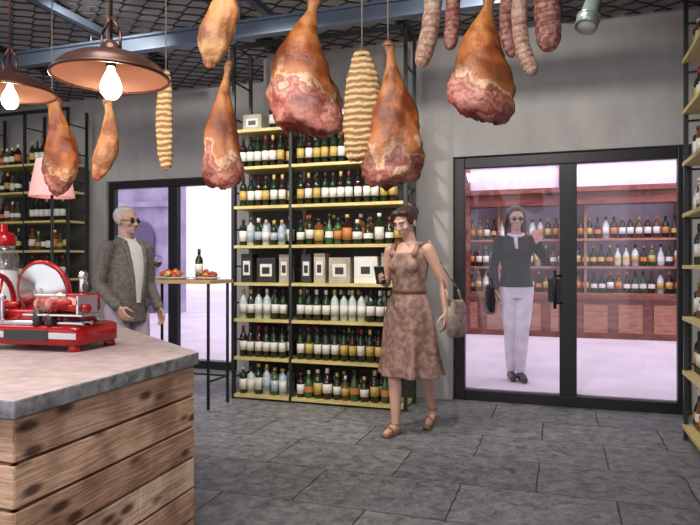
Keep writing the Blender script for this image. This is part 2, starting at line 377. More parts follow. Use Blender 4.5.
# ---------------- counter ----------------
top=[(-1.525,1.42),(-1.575,2.49),(-3.2,3.76),(-4.45,3.76),(-4.45,1.42)]
body=[(-1.545,1.44),(-1.592,2.478),(-3.2,3.71),(-4.4,3.71),(-4.4,1.44)]
e=empty('charcuterie_counter',(-2.8,2.4,0))
def prism(mb,poly,z0,z1,mt,ms):
    n=len(poly); vs=[(x,y,z0) for x,y in poly]+[(x,y,z1) for x,y in poly]
    fs=[tuple(range(n-1,-1,-1)),tuple(range(n,2*n))]+[(i,(i+1)%n,n+(i+1)%n,n+i) for i in range(n)]
    mb.add(vs,fs,[ms,mt]+[ms]*n,False)
off=Matrix.Translation((2.8,-2.4,0))
m=MB(); prism(m,top,.842,.9,0,1); m.obj('stone_top',['stone','stonee'],e,bevel=.006,xf=off)
m=MB(); inn=[(-1.58,1.475),(-1.625,2.455),(-3.2,3.685),(-4.37,3.685),(-4.37,1.475)]; prism(m,inn,0,.842,0,0); m.obj('core',['bpanel'],e,xf=off)
wm=[]
for axis in (0,1):
    for k,(a,b) in enumerate([((.78,.51,.34),(.45,.25,.15)),((.62,.38,.25),(.34,.18,.10)),((.88,.64,.47),(.55,.34,.21)),((.70,.45,.31),(.40,.22,.14))]):
        wm.append(wood('reclaimed_wood_%d_%d'%(axis,k),a,b,axis,k+axis*5+1))
m=MB(); rows=6; hh=.842/rows
for ei in range(5):
    A=Vector(body[ei]);B=Vector(body[(ei+1)%5]); d=(B-A); L=d.length; d/=L; ang=math.atan2(d.y,d.x); Rm=Matrix.Rotation(ang,3,'Z'); nr=Vector((-d.y,d.x))
    ax=1 if abs(d.y)>.7 else 0
    for r_ in range(rows):
        cuts=[0,L] if L<1.2 and r_!=2 else sorted([0,L]+[L*(.3+.15*((r_*7+ei)%3))])
        for c0,c1 in zip(cuts,cuts[1:]):
            th=.03+random.uniform(-.005,.005); c=A+d*((c0+c1)/2)+nr*.015
            m.box((c.x,c.y,hh*(r_+.5)),(c1-c0-.004,th,hh-.011),ax*4+(r_*3+ei)%4,Rm)
m.obj('wood_planks',wm,e,bevel=.004,xf=off)

# ---------------- meat slicer ----------------
sl=P(52,345,3.05); e=empty('meat_slicer',(sl.x,sl.y,.9),YAW-.25)
m=MB()
def rbox(mb,c,d,r,mt=0,n=6,taper=1.0):
    rs=[]
    for z,sc in((-.5,.97),(-.44,1),(.40,1*taper),(.5,.94*taper)):
        ring=[]
        for qx,qy,a0 in((1,1,0),(-1,1,90),(-1,-1,180),(1,-1,270)):
            for k in range(n):
                a=math.radians(a0+90*k/(n-1)); ring.append(Vector((c[0]+sc*(qx*(d[0]/2-r)+r*math.cos(a)),c[1]+sc*(qy*(d[1]/2-r)+r*math.sin(a)),c[2]+z*d[2])))
        rs.append(ring)
    mb.rings(rs,mt)
rbox(m,(0,0,.075),(.56,.34,.09),.07,0); rbox(m,(-.03,.02,.15),(.44,.24,.07),.06,0,taper=.85)
for x in(-.23,.23):
    for y in(-.13,.13): m.lathe([(0,.026),(.01,.03),(.03,.022),(.04,.022)],(x,y,0),0)
m.sph((-.10,.10,.22),(.10,.07,.09)); m.sph((.12,.10,.20),(.07,.06,.06))
m.torus((-.07,.03,.27),.145,.012,(0,1,0.15),0)
m.sph((-.07,.07,.27),(.06,.05,.06))
rbox(m,(.20,-.03,.24),(.13,.12,.05),.03,0); m.cyl((.20,-.03,.2),(.20,-.03,.32),.012)
m.cyl((.14,-.12,.2),(.30,-.12,.2),.02)
m.torus((-.33,.0,.20),.15,.014,(1,0.2,0),0)
for k in range(5):
    a=2*math.pi*k/5; m.cyl((-.33,0,.20),(-.33,.14*math.cos(a),.20+.14*math.sin(a)),.009,.007)
m.cyl((-.36,0,.2),(-.2,0,.2),.022)
m.tube([Vector((.10,-.14,.17)),Vector((.17,-.19,.22)),Vector((.25,-.19,.23))],[.012,.011,.013])
m.obj('red_body',['red'],e)
m=MB()
m.lathe([(-.004,.01),(-.003,.13),(0,.138),(.003,.13),(.006,.06),(.012,.05),(.016,.02)],(-.07,.015,.27),0,40,(0,-1,-.15))
m.bb((-.02,-.17,.165),(.30,-.03,.175)); m.bb((.27,-.17,.175),(.28,-.03,.26)); m.cyl((-.26,-.13,.13),(.28,-.13,.13),.011); m.cyl((-.26,-.07,.13),(.28,-.07,.13),.011)
m.cyl((.2,-.03,.27),(.2,-.03,.34),.018); m.sph((.2,-.03,.35),.024); m.cyl((-.33,.15,.2),(-.42,.15,.2),.011); m.sph((-.42,.15,.2),.018)
m.bb((-.27,-.172,.06),(.27,-.168,.09)); m.cyl((.05,-.17,.26),(.22,-.17,.26),.008); m.cyl((-.16,-.14,.14),(-.16,-.14,.24),.009); m.sph((-.16,-.14,.25),.018)
m.bb((-.24,-.16,.121),(.02,.0,.126)); m.torus((.13,-.1,.23),.035,.006,(0,1,0))
m.obj('steel_parts',['steel'],e,bevel=.002)
m=MB(); m.sph((-.20,-.11,.17),(.03,.03,.03)); m.cyl((.05,-.155,.12),(.05,-.155,.19),.02); m.cyl((.12,-.155,.12),(.12,-.155,.17),.018); m.sph((.29,-.12,.30),(.022,.022,.03)); m.bb((-.12,-.176,.05),(.12,-.172,.10)); m.cyl((-.02,.14,.2),(.1,.14,.2),.04)
m.obj('black_knobs',['blackcap'],e)
M['meat']=mat('cured_meat',(.36,.05,.04),.4,c2=(.60,.32,.26),scale=25,lo=.42,hi=.55)
m=MB(); m.tube([Vector((.02,-.09,.215)),Vector((.12,-.09,.215)),Vector((.24,-.09,.21))],[.038,.043,.03]); m.obj('meat_piece',['meat'],e)
M['food1']=mat('food_red',(.55,.08,.04),.4); M['food2']=mat('food_yellow',(.75,.5,.12),.5); M['food3']=mat('food_green',(.12,.25,.05),.5); M['china']=mat('white_china',(.8,.8,.8),.25)
def platter(name,loc,rx,ry,nf,hgt=.012):
    m=MB(); n=28
    m.rings([[Vector((k*rx*math.cos(2*math.pi*j/n),k*ry*math.sin(2*math.pi*j/n),z)) for j in range(n)] for z,k in((0,.6),(.004,.7),(.018,1),(.022,1),(.012,.75),(.010,.1))],0)
    for i in range(nf):
        a=random.uniform(0,6.28); r=random.uniform(0,.62)**.8; x=rx*r*math.cos(a); y=ry*r*math.sin(a); k=random.choice([1,1,2,3,4])
        zz=random.uniform(0,hgt)*(1.2-r)
        if k==4: m.lathe([(0,.028),(.006,.03),(.008,.0)],(x,y,.012+zz),4,10)
        else: m.sph((x,y,.03+zz),(random.uniform(.016,.03),random.uniform(.014,.024),random.uniform(.014,.026)),k,n=8,k=5)
    return m.obj(name,['china','food1','food2','food3','meat'],loc=loc)
p=P(75,300,4.3); platter('appetizer_platter',(p.x,p.y,.9),.19,.14,40,.05)
def wineglass(name,loc,fill=True,s=1):
    m=MB()
    m.lathe([(0,.034),(.003,.034),(.006,.006),(.02,.004),(.085,.004),(.095,.012),(.115,.034),(.145,.042),(.175,.040),(.20,.034)],(0,0,0),0,20)
    if fill: m.lathe([(.097,.008),(.115,.031),(.14,.0385),(.141,.0)],(0,0,0),1,20)
    m.v=[(a*s,b*s,c*s) for a,b,c in m.v]
    return m.obj(name,['bowl','glassr'],loc=loc)
for px,d in((20,4.35),(45,4.5),(33,4.1)):
    p=P(px,300,d); wineglass('wine_glass',(p.x,p.y,.9),True)
m=MB(); m.lathe([(0,.075),(.01,.085),(.45,.085),(.5,.06),(.52,.06)],(0,0,0),0,24); m.lathe([(.005,.02),(.01,.075),(.36,.078),(.37,.02)],(0,0,0),2,24); m.lathe([(.52,.066),(.525,.07),(.58,.07),(.60,.05),(.61,.02),(.65,.022),(.66,.01)],(0,0,0),1,24)
p=P(4,300,3.9); m.obj('storage_jar',['bowl','red','china'],loc=(p.x,p.y,.9))

# ---------------- high table ----------------
tx0,tx1,ty0,ty1=-3.76,-2.95,4.84,5.26
M['twood']=mat('table_wood',(.6,.42,.24),.5,c2=(.42,.28,.14),scale=5,stretch=(1,8,8))
m=MB(); m.bb((tx0,ty0,1.13),(tx1,ty1,1.165),0)
for x in(tx0+.04,tx1-.04):
    for y in(ty0+.04,ty1-.04): m.cyl((x,y,0),(x,y,1.13),.014,m=1)
    m.cyl((x,ty0+.04,.25),(x,ty1-.04,.25),.01,m=1)
m.cyl((tx0+.04,ty1-.04,.25),(tx1-.04,ty1-.04,.25),.01,m=1)
m.obj('bar_table',['twood','black'],bevel=.003)
platter('appetizer_platter',(-3.46,5.02,1.1655),.18,.13,44,.06); platter('appetizer_platter',(-3.11,5.04,1.1655),.14,.12,34,.05)
wineglass('wine_glass',(-3.68,4.93,1.1655),s=1.2); wineglass('wine_glass',(-3.70,5.12,1.1655),s=1.15)
m=MB(); bottle(m,0,0,0,.29,.037,0,4,7,0,16); m.obj('wine_bottle',BM,loc=(-3.28,5.19,1.1655))

# ---------------- lamps ----------------
M['bronze']=mat('bronze_shade',(.085,.036,.026),.28,.6)
M['cream']=mat('shade_inner',(.14,.065,.045),.45,.3)
M['bulb']=mat('bulb_glow',(1,.8,.6),.3,emit=(1,.68,.45),es=9)
def pendant(loc,r):
    e=empty('pendant_lamp',loc)
    m=MB(); n=40
    prof=[(0,1.0),(.02,1.0),(.03,.985),(.16,.93),(.28,.82),(.40,.64),(.48,.44),(.52,.26),(.55,.19),(.64,.18),(.70,.13),(.76,.09),(.80,.05)]
    m.lathe([(z*r*.85,q*r) for z,q in prof],(0,0,0),0,n); m.f=m.f[:-2]+[m.f[-1]]; m.m=m.m[:-2]+[m.m[-1]]; m.sm=m.sm[:-2]+[m.sm[-1]]
    m.cyl((0,0,.66*r),(0,0,3.62-loc[2]),.007,m=0); m.lathe([(3.56-loc[2],.05),(3.618-loc[2],.06)],(0,0,0),0,16)
    m.torus((0,0,.002),r,.007,m=0)
    m.tube([Vector(q)*r for q in((-.2,0,.45),(-.2,0,.8),(0,0,1.1),(.2,0,.8),(.2,0,.45))],[.006]*5)
    m.obj('shade',['bronze'],e)
    m=MB(); prof=[(0,.985),(.15,.915),(.27,.805),(.39,.625),(.47,.425),(.49,.02)]
    m.lathe([(z*r*.85,q*r) for z,q in prof],(0,0,0),0,n); m.f=m.f[:-2]+[m.f[-1]]; m.m=m.m[:-2]+[m.m[-1]]; m.sm=m.sm[:-2]+[m.sm[-1]]
    m.obj('shade_lining',['cream'],e)
    m=MB(); m.lathe([(-.085,.006),(-.082,.022),(-.06,.040),(-.03,.042),(.0,.032),(.03,.016),(.05,.013)],(0,0,0),0,20); m.obj('bulb',['bulb'],e)
    m=MB(); m.cyl((0,0,.045),(0,0,.42*r),.02); m.obj('socket',['black'],e)
    l=bpy.data.lights.new('bulb_light','POINT'); l.energy=12; l.color=(1,.72,.48); l.shadow_soft_size=.04
    lo=bpy.data.objects.new('bulb_light',l); scn.collection.objects.link(lo); lo.parent=e; lo.location=(0,0,-.13)
p=P(111,78,2.5); pendant((p.x,p.y,p.z),.225)
p=P(10,93,3.3); pendant((p.x,p.y,p.z),.225)
M['pink']=mat('pink_shade',(.85,.50,.48),.7,emit=(1,.45,.4),es=.25)
p=P(52,265,5.5); zt=H+105/F*5.5; zb=H+68/F*5.5
m=MB(); m.lathe([(0,.14),(.015,.14),(.03,.02),(zb,.012),(zt-.03,.012)],(0,0,0),0,20)
n=28
m.rings([[Vector((r*math.cos(2*math.pi*j/n),r*math.sin(2*math.pi*j/n),z)) for j in range(n)] for z,r in((zb,.19),(zt,.13),(zt-.002,.125),(zb+.002,.185))],1,cap=False)
m.cyl((-.13,0,zt-.02),(.13,0,zt-.02),.004)
m.obj('floor_lamp',['black','pink'],loc=(p.x,p.y,0))
p,d=PY(590,14,4.0); e=empty('track_spotlight',p)
M['spotm']=mat('spot_housing',(.30,.36,.32),.3,.6)
m=MB(); ax=Vector((-.25,-.35,-.9)).normalized()
m.lathe([(-.10,.03),(-.09,.05),(0,.055),(.02,.066),(.10,.068),(.10,.06),(.06,.05)],(0,0,0),0,20,ax)
m.torus(ax*.03,.067,.006,ax); m.cyl((0,0,.0),(.06,0,.1),.01); m.cyl((.06,0,.1),(.06,0,3.6-p.z),.009); m.obj('housing',['spotm'],e)
m=MB(); m.lathe([(.085,.055),(.09,.054)],(0,0,0),0,20,ax); m.obj('lens',['white'],e)

# ---------------- rails ----------------
m=MB(); m.bb((-7.6,4.52,3.16),(1.28,4.60,3.18)); m.bb((-7.6,4.55,3.18),(1.28,4.57,3.28)); m.bb((-7.6,4.52,3.28),(1.28,4.60,3.30))
for x in [-7,-5.5,-4,-2.5,-1,.5]: m.cyl((x,4.56,3.3),(x,4.56,3.62),.008)
m.obj('steel_beam',['rail'],bevel=.002)
m=MB()
for yy in(3.2,2.75):
    m.cyl((-7.6,yy,3.1),(1.28,yy,3.1),.022)
    for x in [-7,-5,-3.5,-2,-.5,.8]: m.cyl((x,yy,3.1),(x,yy,3.62),.008)
m.obj('hanging_rail',['rail'])
m=MB()
for x in(-3.9,-2.3):
    m.bb((x-.03,1.5,3.36),(x+.03,5.2,3.42))
    for y in(2,4): m.cyl((x,y,3.4),(x,y,3.62),.008)
m.obj('cable_tray',['rail'])

# ---------------- hams ----------------
M['ham']=rampmat('ham_skin',[(0,(.26,.05,.04)),(.08,(.55,.22,.17)),(.13,(.34,.07,.05)),(.19,(.60,.30,.22)),(.24,(.36,.08,.05)),(.29,(.78,.54,.34)),(.35,(.46,.16,.045)),(.58,(.38,.10,.022)),(.78,(.54,.21,.05)),(1,(.20,.07,.025))],scale=12,amt=.30,rough=.30,bump=.7)
M['ham2']=rampmat('speck_skin',[(0,(.40,.11,.06)),(.2,(.60,.33,.14)),(.5,(.46,.17,.05)),(.8,(.56,.28,.09)),(1,(.28,.11,.035))],amt=.4,rough=.32,bump=.7)
def bacon():
    m,nt,b=nodes('pancetta_stripes'); N=nt.nodes; L=nt.links
    tc=N.new('ShaderNodeTexCoord'); w=N.new('ShaderNodeTexWave'); w.bands_direction='Z'; w.inputs['Scale'].default_value=9; w.inputs['Distortion'].default_value=3; w.inputs['Detail'].default_value=3; w.inputs['Detail Scale'].default_value=2
    L.new(tc.outputs['Object'],w.inputs['Vector']); r=N.new('ShaderNodeValToRGB'); e=r.color_ramp.elements; e[0].position=.2; e[0].color=(.30,.14,.04,1); e[1].position=.6; e[1].color=(.64,.47,.24,1)
    L.new(w.outputs['Fac'],r.inputs[0]); L.new(r.outputs[0],b.inputs['Base Color']); b.inputs['Roughness'].default_value=.45
    bp=N.new('ShaderNodeBump'); bp.inputs['Strength'].default_value=.6; bp.inputs['Distance'].default_value=.02; L.new(w.outputs['Fac'],bp.inputs['Height']); L.new(bp.outputs[0],b.inputs['Normal']); return m
M['bacon']=bacon()
M['string']=mat('twine',(.25,.2,.15),.8)
HP=[(0,.08),(.015,.17),(.045,.21),(.075,.17),(.11,.13),(.16,.18),(.22,.28),(.30,.42),(.39,.57),(.49,.71),(.6,.84),(.71,.94),(.80,.99),(.87,1.0),(.925,.94),(.96,.84),(.985,.64),(1,.3)]
LP=[(0,.2),(.02,.4),(.06,.45),(.12,.33),(.22,.42),(.36,.62),(.5,.85),(.64,1),(.76,.95),(.86,.75),(.94,.5),(.98,.3),(1,.1)]
SP=[(0,.2),(.02,.4),(.08,.6),(.2,.82),(.4,1),(.65,1),(.85,.88),(.95,.7),(.985,.5),(1,.2)]
def hang(name,px,ytop,ybot,wpx,prof,mt,thick=.62,lean=0,bend=.12,Y=3.2,rough=.2,skew=.05):
    pt,d=PY(px,ytop,Y); pb=H+(265-ybot)/F*d; L=pt.z-pb; W=wpx/F*d/2
    m=MB(); n=40; rs=[];tt=[]
    rnd=random.random()*20
    pr=[]
    for (a,b),(c,e_) in zip(prof,prof[1:]):
        for k in range(3): pr.append((a+(c-a)*k/3,b+(e_-b)*k/3))
    pr.append(prof[-1])
    for t,w_ in pr:
        ring=[]
        cx=bend*W*2*math.sin(t*math.pi*1.1)+lean*L*t
        for j in range(n):
            a=2*math.pi*j/n
            q=Vector((math.cos(a)*w_*1.1,math.sin(a)*w_*1.1,t*3.6+rnd))
            k=1+rough*1.1*noise.noise(q*1.3)+rough*.6*noise.noise(q*3.1)+rough*.3*noise.noise(q*7)
            sk=skew*math.cos(a)*max(0,t-.6)*W*2
            zz=-L*t+sk+ (.16*W*noise.noise(q*3)+.08*W*noise.noise(q*8) if t>.8 else 0)
            ring.append(Vector((cx+W*w_*k*math.cos(a), W*thick*w_*k*math.sin(a)*(1.0 if math.sin(a)<0 else .8),zz)))
            tt.append(1-t+.10*math.cos(a+rnd)*min(1,t*1.5)+.12*noise.noise(q*2.2))
        rs.append(ring)
    m.rings(rs,0,True,tt)
    top=3.08-pt.z
    m.cyl((0,0,-.02),(0,0,top-.05),.0035,m=1,n=6); m.torus((0,0,-.03),max(.02,W*.17),.004,(0,0,1),1,16,6)
    m.torus((0,0,top-.028),.020,.004,(1,0,0),2,18,6)
    return m.obj(name,[mt,'string','steel'],loc=pt,rot=(0,0,YAW),t=True)
hang('hanging_ham',318,-6,134,74,HP,'ham',bend=-.16,lean=-.08,skew=-.12)
hang('hanging_ham',388,40,185,58,HP,'ham',bend=.08,lean=.05,skew=.12)
hang('hanging_ham',492,-8,120,66,HP,'ham',bend=-.12,lean=-.06,skew=-.12)
hang('hanging_ham',229,60,188,39,HP,'ham',bend=-.1,lean=-.05)
hang('cured_leg',240,-40,68,38,LP,'ham2',bend=-.1,lean=-.28,Y=2.75)
hang('pancetta_slab',362,50,161,34,SP,'bacon',thick=.3,bend=.05,rough=.15,lean=-.03)
hang('pancetta_slab',166,70,170,17,SP,'bacon',thick=.4,bend=-.1,rough=.15)
hang('cured_leg',107,98,181,24,LP,'ham2',thick=.5,bend=.25,lean=-.1)
hang('cured_leg',52,96,196,36,LP,'ham',bend=.15,lean=.08)
M['salami']=mat('salami',(.18,.05,.035),.55,c2=(.36,.19,.15),scale=40,lo=.35,hi=.6,bump=.6)
M['salami2']=mat('salami_pale',(.32,.16,.11),.55,c2=(.50,.36,.28),scale=35,lo=.35,hi=.6,bump=.6)
def sausage(pts,rpx,mt,Y=3.2):
    q=[PY(x,y,Y)[0] for x,y in pts]; d=PY(pts[0][0],0,Y)[1]; o=q[0]; n=len(q); r=rpx/F*d
    pp=[]
    for i in range(n-1):
        p0=q[max(i-1,0)];p1=q[i];p2=q[i+1];p3=q[min(i+2,n-1)]
        for k in range(5):
            t=k/5; pp.append(.5*((2*p1)+(p2-p0)*t+(2*p0-5*p1+4*p2-p3)*t*t+(3*p1-p0-3*p2+p3)*t**3)-o)
    pp.append(q[-1]-o); N=len(pp)
    m=MB(); m.tube(pp,[r*(min(1,.45+.35*min(i,N-1-i))*(1+.05*math.sin(i*1.9))) for i in range(N)],0,14)
    m.cyl((0,0,0),(0,0,3.06-o.z),.003,m=1,n=6); m.torus((0,0,3.053-o.z),.020,.004,(1,0,0),2,18,6)
    m.obj('hanging_sausage',[mt,'string','steel'],loc=o)
sausage([(434,-30),(433,5),(429,35),(421,64)],9,'salami2')
sausage([(452,-30),(453,0),(452,28),(450,46)],7.5,'salami')
sausage([(508,-30),(507,-5),(506,30),(512,55)],6.5,'salami')
sausage([(520,-25),(519,20),(523,50),(533,72)],8,'salami2')
sausage([(545,-30),(546,0),(548,25),(549,44)],12.5,'salami')

# ---------------- people ----------------
def V(*a): return Vector(a)
def hand(mb,w,d,n,side,curl,S=1):
    d=Vector(d).normalized(); n=Vector(n); n=(n-d*n.dot(d)).normalized(); s=d.cross(n)*side
    for off,L,b in((.030,.070,.084),(.010,.078,.088),(-.011,.072,.085),(-.030,.056,.077)):
        base=w+(d*b+s*off)*S; mb.tube([w+s*off*.6*S,base],[.014*S,.0105*S],0,8)
        p=base; pts=[p]
        for k,fr in enumerate((.45,.30,.25)):
            a=curl*(.5+.6*k); p=p+(d*math.cos(a)+n*math.sin(a))*L*fr*S; pts.append(p)
        mb.tube(pts,[.0098*S,.0092*S,.0085*S,.0075*S],0,8)
    t0=w+(d*.022+s*.022)*S; t1=t0+(d*.5+s*.65+n*.35).normalized()*.042*S; t2=t1+(d*.85+s*.25+n*.45).normalized()*.03*S; t3=t2+(d*.9+n*.5).normalized()*.022*S
    mb.tube([t0,t1,t2,t3],[.014*S,.012*S,.0105*S,.009*S],0,8)
def person(name,loc,yaw,S,J,torso,build,headrot,skin,hairfn,glasses=False,voxel=.007,fem=True):
    e=empty(name,loc,yaw); SM=Matrix.Scale(S,4)
    neck=V(0,J.get('ny',0),1.475)
    HM=Matrix.Translation(neck)@Euler(headrot).to_matrix().to_4x4()@Matrix.Translation(-V(0,0,1.475))
    def hp(m_): 
        m_.v=[tuple(HM@Vector(v)) for v in m_.v]; return m_
    hm=MB(); jw=.9 if fem else 1.05
    hm.sph((0,.012,1.635),(.074,.093,.088)); hm.sph((0,-.022,1.60),(.063,.066,.075)); hm.sph((0,-.033,1.548),(.045*jw,.050,.048)); hm.sph((0,-.064,1.520),(.020*jw,.018,.015))
    hm.tube([V(0,-.086,1.615),V(0,-.096,1.592),V(0,-.104,1.576)],[.008,.009,.011]); hm.sph((-.011,-.094,1.572),.008); hm.sph((.011,-.094,1.572),.008)
    for s in(-1,1):
        hm.sph((s*.076,.012,1.60),(.010,.020,.032)); hm.sph((s*.038,-.062,1.583),(.024,.02,.02)); hm.tube([V(s*.012,-.085,1.632),V(s*.045,-.074,1.634)],[.008,.007])
    hm.sph((0,-.082,1.545),(.018,.008,.008))
    hm.tube([V(0,.02,1.42),V(0,.008,1.56)],[.050*J.get('nk',1),.046*J.get('nk',1)])
    hp(hm)
    b=MB(); b.v+=hm.v;b.f+=hm.f;b.m+=hm.m;b.sm+=hm.sm;b.t+=hm.t
    b.loft(torso,n=24)
    for s,k in((-1,'R'),(1,'L')):
        sh,el,wr=[Vector(q) for q in J['arm'+k]]
        b.tube([sh,(sh*.5+el*.5),el,(el*.6+wr*.4),wr],[x*J.get('ak',1) for x in(.050,.043,.036,.036,.025)])
        hd,hn,cu=J['hand'+k]; hand(b,wr,hd,hn,-s,cu)
        hi,kn,an,toe=[Vector(q) for q in J['leg'+k]]
        b.tube([hi,hi*.5+kn*.5,kn,kn*.65+an*.35+V(0,.012,0),an],[.085,.072,.052,.052,.033])
        b.tube([an+V(0,.02,-.03),an*.5+toe*.5+V(0,0,-.01),toe],[.032,.033,.024])
    b.obj('body',[skin],e,remesh=voxel,sm=3,xf=SM)
    f=MB()
    for s in(-1,1):
        if not glasses:
            f.sph((s*.030,-.0735,1.606),(.012,.010,.0055),0); f.sph((s*.030,-.0800,1.606),(.0058,.0045,.0055),1)
        f.tube([V(s*.016,-.090,1.626),V(s*.046,-.079,1.628)],[.0030,.0025],1)
    f.tube([V(-.017,-.083,1.546),V(0,-.089,1.547),V(.017,-.083,1.546)],[.003,.0048,.003],2)
    if glasses:
        for s in(-1,1):
            f.sph((s*.030,-.087,1.606),(.023,.007,.017),1); f.tube([V(s*.052,-.081,1.610),V(s*.078,.01,1.612)],[.003,.003],1)
        f.tube([V(-.01,-.095,1.610),V(.01,-.095,1.610)],[.003,.003],1)
    hp(f); f.obj('face',['eye','iris','lip'],e,xf=SM)
    h=MB(); hm_=hairfn(h); hp(h); h.obj('hair',[hm_],e,remesh=.007,sm=3,xf=SM)
    build(e,SM,HM)
    return e
def arm_tube(mb,J,k,r,cut=1):
    sh,el,wr=[Vector(q) for q in J['arm'+k]]; w2=el+(wr-el)*cut
    mb.tube([sh,sh*.5+el*.5,el,w2],r)
wT=[(.84,0,0,.14,.10),(.95,0,0,.155,.108),(1.08,0,0,.115,.085),(1.2,0,0,.125,.09),(1.3,0,-.005,.145,.10),(1.37,0,0,.152,.085),(1.42,0,.008,.125,.065),(1.455,0,.012,.065,.052)]
JW=dict(ny=-.01,armR=[(-.165,.0,1.395),(-.225,.03,1.14),(-.12,-.19,1.16)],handR=((.25,-.85,.25),(.8,.2,.4),1.0),
 armL=[(.165,.0,1.395),(.262,.07,1.15),(.285,.06,.93)],handL=((.05,-.1,-1),(-1,0,0),.7),
 legR=[(-.085,0,.90),(-.075,-.10,.49),(-.055,-.10,.085),(-.06,-.23,.03)],
 legL=[(.085,0,.90),(.08,.06,.49),(.07,.24,.15),(.075,.15,.03)])
M['dress']=mat('dress_taupe',(.38,.24,.19),.7,c2=(.20,.11,.09),scale=22,lo=.4,hi=.62,detail=5)
M['brown']=mat('brown_leather',(.16,.08,.05),.5)
M['sandal']=mat('tan_sandal',(.34,.17,.10),.5)
M['bag']=mat('bag_leather',(.20,.13,.11),.5,c2=(.42,.32,.28),scale=20)
def hair_bun(h):
    h.sph((0,.032,1.650),(.084,.092,.088)); h.sph((0,.0,1.685),(.074,.075,.048)); h.sph((0,.125,1.665),(.045,.045,.045))
    for s in(-1,1): h.sph((s*.068,-.005,1.645),(.018,.05,.055)); h.sph((s*.035,-.048,1.692),(.042,.035,.026))
    return 'hair'
def build_w(e,SM,HM):
    d=MB(); zs=[1.375,1.34,1.28,1.2,1.10,1.06,.98,.90,.8,.7,.6,.5,.44]; rx=[.160,.162,.160,.145,.130,.136,.172,.195,.203,.208,.215,.228,.238]; ry=[.094,.104,.118,.108,.102,.106,.128,.145,.158,.172,.185,.20,.21]; fo=[0,0,0,.005,.01,.02,.035,.045,.06,.075,.09,.11,.13]
    d.loft([(z,0,.0+.05*max(0,(1-z))*1.1,a,b) for z,a,b in zip(zs,rx,ry)],n=64,fold=fo)
    for s in(-1,1):
        d.tube([V(s*.10,-.085,1.365),V(s*.105,-.045,1.43),V(s*.105,.02,1.44),V(s*.095,.075,1.37)],[.024,.021,.021,.022])
        d.sph((s*.07,-.07,1.275),(.062,.062,.06))
    d.obj('dress',['dress'],e,remesh=.008,sm=2,xf=SM)
    b=MB(); n=40; rs=[]
    for z,k in((1.065,1.03),(1.07,1.08),(1.095,1.08),(1.10,1.03)): rs.append([V(.131*k*math.cos(2*math.pi*j/n),.103*k*math.sin(2*math.pi*j/n),z) for j in range(n)])
    b.rings(rs,0); b.obj('belt',['brown'],e,xf=SM)
    b=MB()
    for k in('R','L'):
        hi,kn,an,toe=[Vector(q) for q in JW['leg'+k]]; back=an+V(0,.035,-.055 if k=='R' else -.05)
        for q in range(6):
            t0=q/6;t1=(q+1)/6
            b.cyl(back.lerp(toe+V(0,-.02,-.018),t0),back.lerp(toe+V(0,-.02,-.018),t1),.030,.030,0,10)
        b.cyl(back+V(0,0,-.01),(back.x,back.y,max(.001,back.z-.06)),.014,.009)
        b.torus(an+V(0,.0,.0),.038,.005,(0,0,1)); b.torus(an.lerp(toe,.7),.034,.006,(0,1,.3))
    b.v=[(x,y,max(z,.001)) for x,y,z in b.v]
    b.obj('sandals',['sandal'],e,xf=SM)
    g=MB(); rs=[]
    for z,k in((.74,.6),(.76,.9),(.84,1.05),(.93,1),(1.0,.8),(1.02,.6)): rs.append([V(.33+.055*k*math.cos(2*math.pi*j/24),.14+.13*k*math.sin(2*math.pi*j/24),z) for j in range(24)])
    g.rings(rs,0); g.tube([V(.33,.03,.98),V(.30,.03,1.1),V(.24,.05,1.25),V(.16,.03,1.46),V(.24,.08,1.28),V(.31,.2,1.1),V(.33,.24,.98)],[.008]*7,0)
    g.obj('shoulder_bag',['bag'],e,xf=SM)
    g=MB(); g.box((-.075,-.285,1.205),(.075,.010,.15),0,Euler((.5,0,.3)).to_matrix()); g.obj('phone',['blackcap'],e,bevel=.004,xf=SM)
p=P(409,265,4.82)
person('walking_woman',(p.x,p.y,0),math.radians(-18),1.015,JW,wT,build_w,(.30,0,-.1),'skin',hair_bun)
mT=[(.84,0,0,.14,.11),(.95,0,0,.155,.12),(1.08,0,-.01,.15,.12),(1.2,0,-.01,.16,.12),(1.3,0,0,.17,.11),(1.38,0,0,.17,.09),(1.43,0,.01,.12,.07),(1.46,0,.012,.07,.06)]
JM=dict(nk=1.2,ak=1.1,armR=[(-.180,.0,1.385),(-.225,.05,1.10),(-.19,-.14,.93)],handR=((.1,-.6,-.75),(1,0,0),.8),
 armL=[(.180,.0,1.385),(.23,.02,1.10),(.22,-.12,.90)],handL=((0,-.4,-.9),(-1,0,0),.7),
 legR=[(-.095,0,.90),(-.10,-.03,.49),(-.10,.02,.085),(-.12,-.12,.035)],legL=[(.095,0,.90),(.10,-.05,.49),(.11,-.0,.085),(.13,-.14,.035)])
M['blazer']=mat('grey_blazer',(.20,.18,.16),.8,c2=(.11,.10,.09),scale=45)
M['shirt']=mat('white_shirt',(.75,.74,.76),.7)
M['lilact']=mat('lilac_trousers',(.55,.45,.56),.8)
def hair_m(h):
    h.sph((0,.045,1.650),(.080,.078,.078)); h.sph((0,.02,1.688),(.070,.080,.042))
    for s in(-1,1): h.sph((s*.068,.03,1.625),(.016,.035,.04))
    return 'hairw'
def shoes(e,SM,J,mt,h=.03):
    b=MB()
    for k in('R','L'):
        hi,kn,an,toe=[Vector(q) for q in J['leg'+k]]
        b.tube([V(an.x,an.y+.035,.04),V(an.x,an.y,.05),an.lerp(toe,.5)*1+V(0,0,-.012),V(toe.x,toe.y-.015,.034)],[.038,.044,.042,.032])
    b.v=[(x,y,max(z,.0)) for x,y,z in b.v]; b.obj('shoes',[mt],e,remesh=.008,sm=3,xf=SM)
